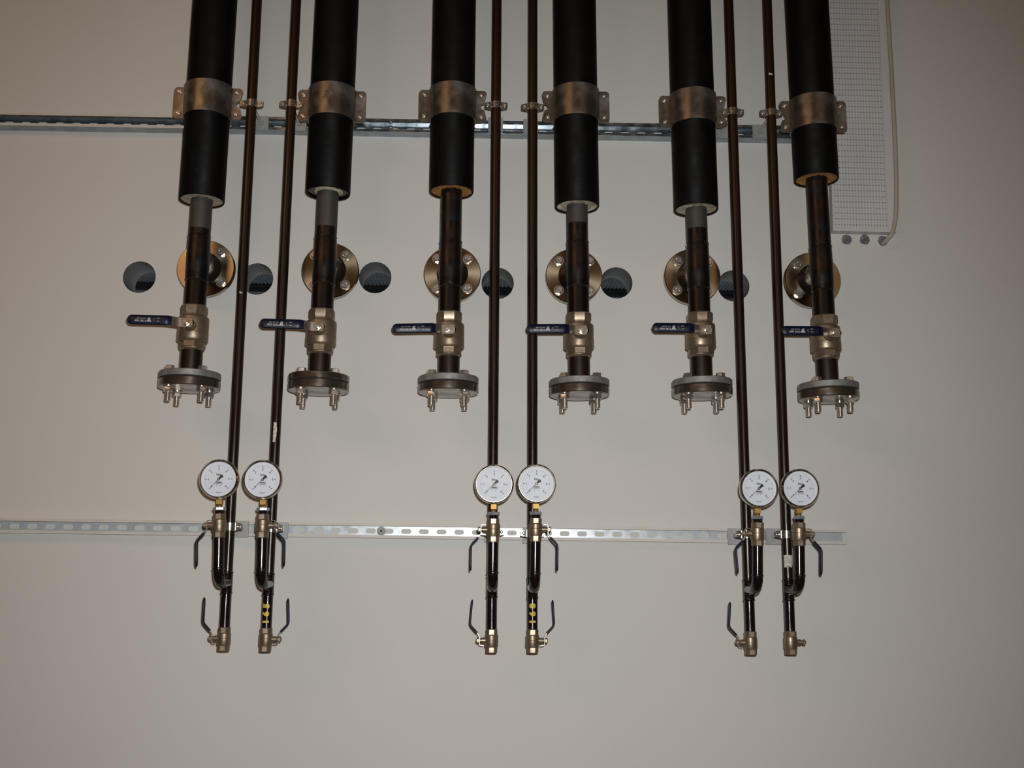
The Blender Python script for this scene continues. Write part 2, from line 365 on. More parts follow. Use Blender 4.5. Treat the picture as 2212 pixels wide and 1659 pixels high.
# ------------------------------------------------------------ perforated panel, patches, conduit
PY = -0.03
def panel():
    bl = at(1800, 498.5, PY); br_ = at(1937, 502.5, PY); tr = at(1913.5, 0, PY)
    wd = (br_ - bl).length; up = 0.78
    zdir = (tr - br_).normalized(); R = frame(Vector((0, 0, 0)), zdir)
    t = thing('perforated_panel', 'white perforated wall panel beside the rightmost thick pipe', 'panel', bl, R)
    cols, g = 18, 0.00895; hs = []; x0 = 0.0085; z = 0.0105; row = 0
    while z < up-0.01:
        big = row % 2 == 1
        for c in range(cols): hs.append(circle_pts(x0+c*g, z, 0.0027 if big else 0.00115, 9 if big else 6))
        z += g; row += 1
    part('face_sheet', sheet('face_sheet', [(0, 0), (wd, 0), (wd, up), (0, up)], hs, 0.0, 0.003), M['panel'], t)
    part('backing', MB().box(0.003, wd-0.003, 0.0045, 0.026, 0.003, up), M['fleece'], t)
    b = MB().box(0, 0.003, 0.003, -PY, 0, up).box(wd-0.003, wd, 0.003, -PY, 0, up).box(0.003, wd-0.003, 0.003, -PY, 0, 0.003)
    part('edge_profile', b, M['panel'], t)
    b = MB().box(0.1655, 0.1662, -0.0003, 0.0001, 0.002, up)
    part('groove', b, M['greyink'], t)
    return t
panel()
def patch(seed, r):
    rnd = random.Random(seed); b = MB(); n = 28; rings = 5; vs = [(0, -0.004, 0)]; fs = []
    rr = [r*(1 + rnd.uniform(-0.07, 0.07)) for _ in range(n)]
    for k in range(1, rings+1):
        f = k/rings
        for i in range(n):
            a = 2*PI*i/n; vs.append((rr[i]*f*math.cos(a), (-0.0045*(1-f**3) + rnd.uniform(-.0012, .0012)) if k < rings else 0.001, rr[i]*f*math.sin(a)))
    for i in range(n):
        j = (i+1) % n; fs.append((0, 1+i, 1+j))
        for k in range(rings-1): fs.append((1+k*n+i, 1+(k+1)*n+i, 1+(k+1)*n+j, 1+k*n+j))
    return b.add(vs, fs)
for i, (px, py) in enumerate([(1829, 517.5), (1868, 517.5), (1907, 520.5)]):
    p = at(px, py, 0); o = part('mortar_patch', patch(i+3, 0.0165), M['mortar'], angle=80); o.location = (p.x, 0, p.z)
    tag(o, ['round grey mortar filled hole, leftmost of three under the perforated panel', 'round grey mortar filled hole, middle of three under the perforated panel',
            'round grey mortar filled hole that the beige conduit enters'][i], 'patch', 'mortar filled holes')
cp = [(1905, -60, -.045), (1910.5, -30, -.045), (1916, 0, -.045), (1923.5, 120, -.045), (1932, 270, -.045), (1936, 380, -.048), (1936, 440, -.05), (1934, 475, -.05),
      (1928.5, 500, -.048), (1921, 512, -.042), (1914, 520, -.030), (1909, 524, -.015), (1905, 526, 0.01)]
pts = [at(*c) for c in cp]; pts = [pts[0] + (pts[0]-pts[3])*2.2] + pts
def smooth(pts, n=6):
    out = []
    for i in range(len(pts)-1):
        p0, p1, p2, p3 = pts[max(i-1, 0)], pts[i], pts[i+1], pts[min(i+2, len(pts)-1)]
        for k in range(n):
            t = k/n; out.append(0.5*((2*p1) + (p2-p0)*t + (2*p0-5*p1+4*p2-p3)*t*t + (3*p1-p0-3*p2+p3)*t**3))
    return out + [pts[-1]]
o = part('conduit', MB().tube(smooth(pts), 0.0065, 14), M['cable'])
tag(o, 'beige plastic conduit running down the right edge of the perforated panel', 'conduit')

# ------------------------------------------------------------ thick pipes
YA = -0.18
big = [dict(top=465, bot=(410, 822), jac=434, w1=504, w2=600, scr=490, v=710, fl=806, fc=(444, 579), br=3, lev=0, br2=0, foam='foam_cream', col='cream'),
       dict(top=728.5, bot=(688.7, 830), jac=418, w1=508, w2=608, scr=486, v=718.5, fl=811.5, fc=(713, 584), br=1, lev=0, br2=4, foam='foam_dark', col='hollow dusty'),
       dict(top=982, bot=(968.7, 832), jac=415, w1=517, w2=613, scr=0, v=724, fl=815.6, fc=(977, 591), br=0, lev=2.2, br2=0, foam='foam_orange', col='orange'),
       dict(top=1241, bot=(1251.7, 838), jac=447, w1=517, w2=614, scr=478, v=726, fl=821.5, fc=(1240, 596), br=0, lev=1.0, br2=0, foam='foam_cream', col='torn cream'),
       dict(top=1488.5, bot=(1517, 842), jac=453.5, w1=521, w2=618, scr=490, v=725, fl=822, fc=(1496, 597), br=-2, lev=0, br2=-3, foam='foam_cream', col='cream'),
       dict(top=1742, bot=(1789.6, 848), jac=388.5, w1=527, w2=622, scr=0, v=731, fl=830, fc=(1756.5, 604), br=-1, lev=0, br2=0, foam='foam_orange', col='orange')]
ZTOP = 4.4
def weld_ring(b, z, r): return b.lathe([(r, z-0.003), (r+0.0022, z-0.0015), (r+0.0022, z+0.0015), (r, z+0.003)], 32, cap=False)
def bolt_y(r, hh, washer):
    def f():
        b = MB()
        yax(b, [(0, -hh-0.002), (r*0.80, -hh-0.002), (r*0.86, -hh), (r, -hh*0.86), (r, -0.002)], 6)
        yax(b, [(0, -0.0025), (washer, -0.0025), (washer, 0), (0, 0)], 28)
        for k in range(6): # raised grade marks on the head
            a = k*PI/3; b.box(-0.0006, 0.0006, -hh-0.0026, -hh-0.002, r*0.35, r*0.62, M=Matrix.Rotation(a, 4, 'Y'))
        return b
    return f
for k, g in enumerate(big):
    B = at(g['bot'][0], g['bot'][1], YA); T = at(g['top'], 0, YA)
    d = (T-B).normalized(); R = frame(B, T)
    def loc(px_y, Y=YA, g=g, B=B, d=d):     # height along the pipe axis of an image row seen at depth Y
        y0, y1 = 0.0, g['bot'][1]; px = g['top'] + (g['bot'][0]-g['top'])*(px_y/y1)
        return (at(px, px_y, Y).z - B.z)/d.z
    zt = (ZTOP - B.z)/d.z
    zj = loc(g['jac']); w1 = loc(g['w1'], -.212); w2 = loc(g['w2'], -.212); zv = loc(g['v']); zf = loc(g['fl'])
    pt = at(g['fc'][0], g['fc'][1], -0.068)                    # centre of the wall flange face
    zm = (pt.z - B.z)/d.z
    # -------- insulated pipe
    t = thing('insulated_pipe', 'thick black insulated steel pipe with %s foam end, %s' % (g['col'], ORD[k]), 'pipe', B, R, 'thick black insulated pipes')
    r = 0.0625; rec = 0.009 if k == 1 else 0.0025
    part('jacket', MB().lathe([(r-0.005, zj+rec), (r-0.005, zj), (r-0.001, zj-0.0005), (r, zj+0.001), (r, zt)], 72, cap=False), M['jacket'], t)
    def foam(k=k, zj=zj, rec=rec):
        b = MB(); rnd = random.Random(k); n = 48; rings = 6; vs = []; fs = []
        for i in range(n):
            for q in range(rings+1):
                rr = 0.0575 + (0.029-0.0575)*q/rings; a = 2*PI*i/n
                vs.append((rr*math.cos(a), rr*math.sin(a), zj + rec + rnd.uniform(-.0015, .0015)*(1 if q else 0) + (0.008 if k == 3 and q in (1, 2) and math.sin(a*2+1) > 0.3 else 0)))
        for i in range(n):
            j = (i+1) % n
            for q in range(rings): fs.append((i*(rings+1)+q, j*(rings+1)+q, j*(rings+1)+q+1, i*(rings+1)+q+1))
        b.add(vs, fs)
        if k == 1:   # torn lip of foam round the pipe
            vs = []; fs = []
            for i in range(n):
                a = 2*PI*i/n; ro = 0.037 + rnd.uniform(-.003, .004) + 0.003*math.sin(3*a)
                vs += [(ro*math.cos(a), ro*math.sin(a), zj+rec), (ro*math.cos(a), ro*math.sin(a), zj+0.004), (0.029*math.cos(a), 0.029*math.sin(a), zj+0.001)]
            for i in range(n):
                j = (i+1) % n; fs += [(3*i, 3*j, 3*j+1, 3*i+1), (3*i+1, 3*j+1, 3*j+2, 3*i+2)]
            b.add(vs, fs, 1)
        return b
    part('foam', foam, [M[g['foam']], M['foam_cream']], t, angle=60)
    rp = 0.03015
    zs = loc(g['scr'], -.21) if g['scr'] else None
    zvt = zv + 0.063
    if zs:
        part('scraped_section', MB().lathe([(rp, zs), (rp, zj+0.05)], 48, cap=False), M['scraped'], t, label='light grey scraped stretch of bare pipe')
        part('steel_pipe', MB().lathe([(rp, w1), (rp, zs)], 48, cap=False), M['heat'], t)
    else:
        part('steel_pipe', MB().lathe([(rp, w1), (rp, zj+0.05)], 48, cap=False), M['heat'], t)
    part('tail_pipe', MB().lathe([(rp, zvt-0.01), (rp, w2)], 48), M['steel'], t)
    # tee body with flared neck
    def tee(w1=w1, w2=w2, zm=zm, B=B, R=R, pt=pt):
        b = MB(); q = (w1-w2)/2; zc = (w1+w2)/2
        b.lathe([(0.0305, w2), (0.0312, w2+0.006), (0.0322, zc-0.02), (0.0325, zc), (0.0322, zc+0.02), (0.0312, w1-0.006), (0.0305, w1)], 48, cap=False)
        e = R.transposed() @ (pt - B); s0 = Vector((0, 0, e.z)); dr = (e - s0)
        b.tube([s0, s0 + dr*0.28, s0 + dr*0.42, s0 + dr*0.55, s0 + dr*0.72, s0+dr*0.9, s0 + dr], [0.030, 0.036, 0.0325, 0.031, 0.034, 0.042, 0.046], 40)
        return b
    part('tee', tee, M['heat'], t, angle=60)
    part('weld_bead', weld_ring(MB(), w1, rp), M['weld'], t); part('weld_bead', weld_ring(MB(), w2, rp), M['weld'], t)
    # wall flange, plane parallel to the wall
    e = R.transposed() @ (pt - B); Ri = R.transposed().to_4x4()
    fl = part('wall_flange', lambda: yax(yax(MB(), [(0, 0), (0.0805, 0), (0.0825, 0.002), (0.0825, 0.020), (0.0805, 0.022), (0, 0.022)], 80), [(0.035, 0.022), (0.035, 0.09)], 32), M['flange'], t, key='wf')
    fl.matrix_basis = Matrix.Translation(e) @ Ri
    for q in range(4):
        a = PI/4 + q*PI/2 + math.radians(g['br'])
        bo = part('bolt', bolt_y(0.0125, 0.010, 0.0145), M['bolt'], fl, key='wallbolt', angle=25)
        bo.location = (0.0625*math.cos(a), 0.0, 0.0625*math.sin(a)); bo.rotation_euler = (0, random.uniform(0, 1), 0)
    # -------- ball valve
    P = B + d*zv
    v = thing('ball_valve', 'large nickel plated ball valve with blue lever on the %s thick pipe' % ORD[k], 'valve', P, R, 'ball valves on the thick pipes')
    roty = 0 if k in (0, 3, 4, 5) else PI/8
    def body():
        b = MB(); o8 = PI/8
        b.lathe([(0.0300, 0.064), (0.0335, 0.064), (0.0368, 0.0605), (0.0368, 0.041), (0.0345, 0.037), (0.033, 0.0345)], 8, rot=o8)
        b.lathe([(0.032, 0.036), (0.0335, 0.034), (0.0365, 0.033), (0.0405, 0.030), (0.0415, 0.026), (0.0415, -0.0125), (0.0408, -0.0135), (0.0420, -0.0145), (0.0420, -0.0325), (0.0415, -0.0335), (0.0425, -0.0345), (0.0425, -0.0355), (0.0400, -0.0385), (0.034, -0.0385)], 56)
        b.lathe([(0.034, -0.036), (0.0365, -0.0372), (0.0365, -0.0535), (0.0335, -0.0555)], 8, rot=o8)
        b.lathe([(0.0345, -0.0545), (0.0352, -0.0555), (0.0352, -0.0580), (0.0310, -0.0625), (0.0300, -0.0625)], 48)
        yax(b, [(0.018, -0.036), (0.0165, -0.044), (0.013, -0.052), (0.0115, -0.060), (0.0105, -0.070), (0, -0.070)], 28)
        b.box(0.006, 0.020, -0.050, -0.040, -0.0015, 0.0015)
        return b
    part('valve_body', body, M['nickel'], v, key='bigbody', angle=28)
    part('stem', lambda: yax(yax(MB(), [(0, -0.0905), (0.0045, -0.0905), (0.0052, -0.0895), (0.0052, -0.070)], 20), [(0.0052, -0.0825), (0.0080, -0.0825), (0.0092, -0.0815), (0.0092, -0.0765), (0, -0.0765)], 6, rot=0.3), M['bolt'], v, key='stem', angle=25)
    def lev():
        b = MB()
        path = [(0.015, -0.075, 0), (0.0, -0.075, 0), (-0.016, -0.075, 0), (-0.020, -0.0765, 0), (-0.030, -0.084, 0), (-0.040, -0.0925, 0), (-0.046, -0.0945, 0)]
        b.ribbon(path, (0, 0, 0.027), 0.003)
        b.box(0.015, 0.0205, -0.0765, -0.0735, -0.006, 0.0035); b.box(0.0178, 0.0205, -0.0765, -0.064, -0.006, 0.0035)
        return b
    def grip():
        b = MB(); path = []; sw = []; th = []
        for i in range(4): path.append((-0.036 - i*0.003, -0.0885 - i*0.0022, 0)); sw.append(1.0); th.append(0.0062)
        for f in [0.0, 0.1, 0.2, 0.3, 0.4, 0.5, 0.6, 0.7, 0.8, 0.87] + [0.87 + 0.13*math.sin(PI/2*q/9) for q in range(1, 10)]:
            path.append((-0.050 - f*0.100, -0.0955 - 0.0035*f, -0.0)); u = max(0, (f-0.87)/0.13)
            sw.append(math.sqrt(max(0.02, 1-u*u))); th.append(0.0072 - 0.002*u)
        b.ribbon(path, (0, 0, 0.0265), th, seg_w=sw)
        return b
    lv = part('lever', lev, M['lever'], v, key='lever', angle=30); lv.rotation_euler = (0, math.radians(-g['lev']), 0)
    gp = part('grip', grip, M['blue'], lv, key='grip', angle=50)
    def letters():
        b = MB()
        def put(s, size, x, z, bold=0.0, ls=0):
            vs, fs = text_geo(s, size, (x, z), PI, bold=bold)
            b.add([(vx, -0.1005 - (-(vx+0.05))*0.035 + 0.0009, vz) for vx, vz in vs], fs)
        put('TYPE 1050', 0.0068, -0.1140, -0.0030, 0.00018); put('PN 40 - DIN - DVGW', 0.0026, -0.1125, 0.0035, 0.0001)
        put('OPEN', 0.0026, -0.0675, -0.0036, 0.0001); put('CLOSE', 0.0026, -0.0675, 0.0043, 0.0001); put('BVS', 0.0042, -0.0917, 0.0042, 0.0004)
        tri = [(-0.0985, -0.0056), (-0.0853, -0.0056), (-0.0890, 0.0012), (-0.0950, 0.0012)]
        b.add([(x, -0.1002 + (x+0.05)*0.035 + 0.0007, z) for x, z in tri], [(0, 1, 2, 3)])
        n = 10; vs = []; fs = []
        for i in range(n+1):
            a = PI/2 + 0.5 + (PI-1.0)*i/n
            for rr in (0.0040, 0.0046): vs.append((-0.0745+rr*math.cos(a)*1.1, -0.1002 + (-0.079+0.05)*0.035 + 0.0004, 0.0003+rr*math.sin(a)))
        for i in range(n): fs.append((2*i, 2*i+1, 2*i+3, 2*i+2))
        b.add(vs, fs); return b
    lt = part('lettering', letters, M['print'], gp, key='letters', label='silver printed upside down text TYPE 1050 with emblem')
    # -------- blind flange set
    P = B + d*zf
    f = thing('flange', 'pair of bolted round steel flanges closing the %s thick pipe' % ORD[k], 'flange', P, R, 'bolted blind flanges')
    part('nipple', MB().lathe([(rp, 0.0), (rp, zv - 0.058 - zf)], 48), M['steel'], f)
    part('upper_flange', lambda: MB().lathe([(0.031, 0.003), (0.034, 0.001), (0.080, 0.0), (0.0825, -0.002), (0.0825, -0.017), (0.0815, -0.018), (0.031, -0.018)], 88), M['flange3'] if k != 1 else M['flange2'], f, key='uf%d' % (k != 1))
    part('gasket', lambda: MB().lathe([(0.0795, -0.018), (0.0795, -0.0215)], 64), M['gasket'], f, key='gk')
    part('blind_plate', lambda: MB().lathe([(0.0810, -0.0215), (0.0825, -0.0230), (0.0825, -0.0420), (0.0805, -0.0440), (0, -0.0440)], 88), M['flange2'], f, key='bp')
    def bolt():
        b = MB()
        b.lathe([(0, 0.0125), (0.0108, 0.0125), (0.0128, 0.0115), (0.0128, 0.002), (0.0145, 0.002), (0.0145, 0)], 6)
        b.lathe([(0.0076, 0.0100), (0.0076, -0.0835), (0.0066, -0.0850), (0, -0.0850)], 20); return b
    def nut():
        b = MB(); b.lathe([(0.0148, -0.044), (0.0148, -0.0465)], 28); b.lathe([(0.0128, -0.0465), (0.0132, -0.0475), (0.0132, -0.058), (0.0115, -0.0598), (0.0074, -0.0598)], 6); return b
    for q in range(4):
        a = PI/4 + q*PI/2 + math.radians(g['br2'])
        bo = part('bolt', bolt, M['bolt'], f, key='fbolt', angle=25); bo.location = (0.0625*math.cos(a), 0.0625*math.sin(a), 0); bo.rotation_euler = (0, 0, random.uniform(0, 1.0))
        part('nut', nut, M['bolt'], bo, key='fnut', angle=25)

# ------------------------------------------------------------ wide clamps
cl = [(447.5, 224.5, 1), (718, 230.5, -1), (978.5, 230, 1), (1243.5, 232, -1), (1497, 242, 1), (1757, 253, -1)]
for k, (px, py, side) in enumerate(cl):
    g = big[k]; B = at(g['bot'][0], g['bot'][1], YA); T = at(g['top'], 0, YA); d = (T-B).normalized(); R = frame(B, T)
    pxx = g['top'] + (g['bot'][0]-g['top'])*py/g['bot'][1]
    P = B + d*((at(pxx, py, YA).z - B.z)/d.z)
    t = thing('pipe_clamp', 'wide stained steel clamp round the %s thick pipe' % ORD[k], 'clamp', P, R, 'wide clamps on the thick pipes')
    hh = 0.047
    def half(sgn):
        def f():
            b = MB(); n = 40; vs = []; fs = []; ri, ro = 0.0635, 0.0675
            for i in range(n+1):
                a = PI*i/n
                for r_ in (ri, ro):
                    for z in (-hh, hh): vs.append((r_*math.cos(a), sgn*(0.002 + r_*math.sin(a)), z))
            for i in range(n):
                for q, w_ in ((0, 1), (1, 3), (3, 2), (2, 0)): fs.append((4*i+q, 4*i+w_, 4*i+4+w_, 4*i+4+q))
            fs += [(0, 1, 3, 2), (4*n, 4*n+1, 4*n+3, 4*n+2)]
            return b.add(vs, fs)
        return f
    part('band', half(-1), M['band'], t, key='bandf', angle=30); part('band', half(1), M['band'], t, key='bandb', angle=30)
    for s in (-1, 1):
        x0, x1 = sorted((s*0.0640, s*0.0965)); rr = 0.010
        def ear(s=s, notch=(s == side)):
            pts = []
            xo, xi = s*0.0965, s*0.062
            pts.append((xi, hh))
            for i in range(6): a = PI/2*i/5; pts.append((xo - s*rr + s*rr*math.sin(a), hh - rr + rr*math.cos(a)))
            if notch:
                for i in range(13): a = PI/2 + PI*i/12; pts.append((xo - s*0.0075 - s*0.0105*abs(math.sin(a - PI/2)) if 0 else xo + s*(-0.006 - 0.0105*math.sin(PI*i/12)), -0.001 + 0.0105*math.cos(PI*i/12)))
            for i in range(6): a = PI/2*i/5; pts.append((xo - s*rr + s*rr*math.cos(a), -hh + rr - rr*math.sin(a)))
            pts.append((xi, -hh))
            b = MB(); b.prism(pts, -0.0048, -0.0008); b.prism(pts, 0.0008, 0.0048); return b
        part('ear', ear, M['band'], t, key='ear%d%d' % (s, s == side), angle=30)
        for zz in (-1, 1):
            bo = part('bolt', lambda: yax(yax(MB(), [(0, -0.011), (0.0022, -0.011), (0.0040, -0.0105), (0.0040, -0.0048)], 16), [(0.0040, -0.0085), (0.0060, -0.0085), (0.0068, -0.0078), (0.0068, -0.0048), (0, -0.0048)], 6), M['bolt'], t, key='clbolt', angle=25)
            bo.location = (s*0.0815, 0, zz*0.0325 + 0.001); bo.rotation_euler = (0, random.uniform(0, 1), 0)
    part('bracket', lambda: MB().box(-0.02, 0.02, 0.066, 0.139, -0.012, 0.012), M['plate'], t, key='brk')
    if k == 1:
        vs, fs = text_geo('2to', 0.019, (0, 0), PI/2, cuts=8)
        b = MB(); r_ = 0.0679
        b.add([(r_*math.sin((x-0.010)/r_), -r_*math.cos((x-0.010)/r_)-0.0021, z+0.006) for x, z in vs], fs); part('lettering', b, M['marker'], t, label='dark handwritten mark turned sideways')

# ------------------------------------------------------------ thin pipes with gauge branches
YB = -0.285
thin = [dict(p=[(556, 0), (485.2, 1355)], brx=(469, 1200), gx=(472.3, 1035), st=1259, vb=1354.5, side=-1, uc=225, lc=1137.6, up=(559, 269), hu=(423.5, 1219), hl=(439, 1295)),
        dict(p=[(640.5, 0), (575.5, 1355)], brx=(562.5, 1200), gx=(567, 1036), st=1262, vb=1356, side=1, uc=226, lc=1141, up=(642, 269), hu=(609.5, 1223), hl=(618.5, 1297)),
        dict(p=[(1074, 0), (1062, 1358)], brx=(1065, 1200), gx=(1067.3, 1046), st=1268, vb=1359, side=-1, uc=228.6, lc=1149, up=(1071, 274), hu=(1018.7, 1231), hl=(1021.8, 1301)),
        dict(p=[(1151, 0), (1150.3, 1358)], brx=(1157, 1200), gx=(1159, 1045), st=1270, vb=1359.5, side=1, uc=232, lc=1152, up=(1146, 276), hu=(1202, 1233), hl=(1193.4, 1302)),
        dict(p=[(1574, 0), (1620.6, 1362)], brx=(1640, 1200), gx=(1639.8, 1055), st=1274, vb=1363.5, side=-1, uc=243, lc=1154.6, up=(1561, 286), hu=(1598.5, 1240), hl=(1581, 1306)),
        dict(p=[(1657, 0), (1706.8, 1362)], brx=(1731, 1200), gx=(1729, 1055), st=1274, vb=1363, side=1, uc=245, lc=1154.6, up=(1643, 288), hu=(1774.5, 1239), hl=None)]
small_lbl = ['leftmost', 'second', 'third', 'fourth', 'fifth', 'rightmost']
def clampset(P, R, rail_z_local, key, label, group):
    # two-piece strap clamp on a rod that screws into a plate over the rail; origin on the pipe axis
    t = thing('pipe_clamp', label, 'clamp', P, R, group)
    def strap(sgn):
        def f():
            b = MB(); ri, th = 0.0139, 0.0022; path = [(0.0325, sgn*0.0028, 0), (0.0180, sgn*0.0028, 0)]
            for i in range(13):
                a = 0.16 + (PI-0.32)*i/12; path.append(((ri+th/2)*math.cos(a), sgn*(ri+th/2)*math.sin(a), 0))
            path += [(-0.0180, sgn*0.0028, 0), (-0.0325, sgn*0.0028, 0)]
            b.ribbon(path, (0, 0, 0.0215), th, seg_w=[0.72] + [1]*(len(path)-2) + [0.72])
            if sgn < 0:
                pr = []
                for i in range(13):
                    a = 0.5 + (PI-1.0)*i/12; pr.append(((ri+th)*math.cos(a), -(ri+th)*math.sin(a), 0))
                b.ribbon(pr, (0, 0, 0.005), 0.0016)
            return b
        return f
    part('strap', strap(-1), M['clampz'], t, key='strf', angle=30); part('strap', strap(1), M['clampz'], t, key='strb', angle=30)
    for s in (-1, 1):
        bo = part('screw', lambda: yax(MB(), [(0, -0.0072), (0.0012, -0.0072), (0.0016, -0.0062), (0.0030, -0.0066), (0.0044, -0.0052), (0.0046, -0.0036), (0.0046, 0.007)], 18), M['bolt'], t, key='scr', angle=30)
        bo.location = (s*0.0242, -0.0008, 0)
    b = MB(); yax(b, [(0.0075, 0.0165), (0.0075, 0.0255), (0.0042, 0.0258), (0.0042, 0.1345), (0.0, 0.1345)], 6 if 0 else 16)
    part('rod', lambda: b, M['bolt'], t, key='rod', angle=25)
    pl = part('base_plate', lambda: yax(MB().prism(rrect(-0.022, 0.022, -0.0225, 0.0225, 0.002, 2), 0.1335, 0.1385), [(0.0085, 0.1275), (0.0085, 0.1335)], 6), M['plate'], t, key='bpl', angle=25)
    return t
VS = 0.94     # the small valves are slightly shorter than the drawn profile
def small_body():
    b = MB(); o8 = PI/8
    b.lathe([(0.0145, 0.031), (0.0160, 0.031), (0.0175, 0.0295), (0.0175, 0.0165), (0.0165, 0.015)], 8, rot=o8)
    b.lathe([(0.0162, 0.0165), (0.0180, 0.0150), (0.0188, 0.0135), (0.0188, 0.0020), (0.0184, 0.0014), (0.0190, 0.0008), (0.0190, -0.0165), (0.0180, -0.0185), (0.016, -0.019)], 44)
    b.lathe([(0.0163, -0.0185), (0.0172, -0.0190), (0.0172, -0.0325), (0.0160, -0.0345), (0.0115, -0.0345), (0.0115, -0.028), (0, -0.028)], 8, rot=o8)
    return b
def small_stem(s):
    def f():
        b = MB()
        xax(b, [(0.0085, s*0.014), (0.0080, s*0.022), (0.0078, s*0.029), (0.0060, s*0.0295), (0.0060, s*0.0325)], 24)
        xax(b, [(0.0045, s*0.032), (0.0045, s*0.0435), (0, s*0.0435)], 16)
        xax(b, [(0.0072, s*0.0352), (0.0078, s*0.0360), (0.0078, s*0.0410), (0.0070, s*0.0420), (0.0045, s*0.0420)], 6)
        return b
    return f
def small_lever(s, v):
    def f():
        b = MB()
        path = [(s*0.034, 0, -v*0.009), (s*0.034, 0, 0), (s*0.034, 0, v*0.009), (s*0.0355, 0, v*0.0135), (s*0.0405, 0, v*0.0205), (s*0.044, 0, v*0.0255)]
        b.ribbon(path, (0, 0.015, 0), 0.0024)
        b.ribbon([(s*0.034, 0, -v*0.009), (s*0.0325, 0, -v*0.0125), (s*0.029, 0, -v*0.0135), (s*0.022, 0, -v*0.0135)], (0, 0.008, 0), 0.0022)
        return b
    return f
def small_grip(s, v, dx):
    def f():
        b = MB(); path = [(s*0.0405, 0, v*0.0205), (s*0.044, 0, v*0.0255), (s*0.0495, 0, v*0.0335), (s*0.0530, 0, v*0.0385), (s*0.0550, 0, v*0.0440), (s*0.0555, 0, v*0.050)]; sw = [1]*6
        for i in range(10):
            q = (i+1)/10; path.append((s*(0.0555 + dx*q), 0, v*(0.050 + q*0.062))); u = max(0, (q-0.75)/0.25); sw.append(math.sqrt(max(0.08, 1-u*u*0.92)))
        path = [(s*(abs(x) + (abs(x)-0.0405)*0.35), y, z) for x, y, z in path]
        b.ribbon(path, (0, 0.0165, 0), [0.0055]*15 + [0.0036], seg_w=sw); return b
    return f
def small_valve(P, R, s, v, label, group, handle=True, dx=0.0, key='0'):
    t = thing('ball_valve', label, 'valve', P, R*VS, group)
    part('valve_body', small_body, M['nickel'], t, key='sb', angle=28)
    part('stem', small_stem(s), M['nickel'], t, key='ss%d' % s, angle=25)
    if handle:
        lv = part('lever', small_lever(s, v), M['lever'], t, key='sl%d%d' % (s, v), angle=30)
        part('grip', small_grip(s, v, dx), M['blue'], lv, key='sg%d%d%s' % (s, v, key), angle=50)
    return t
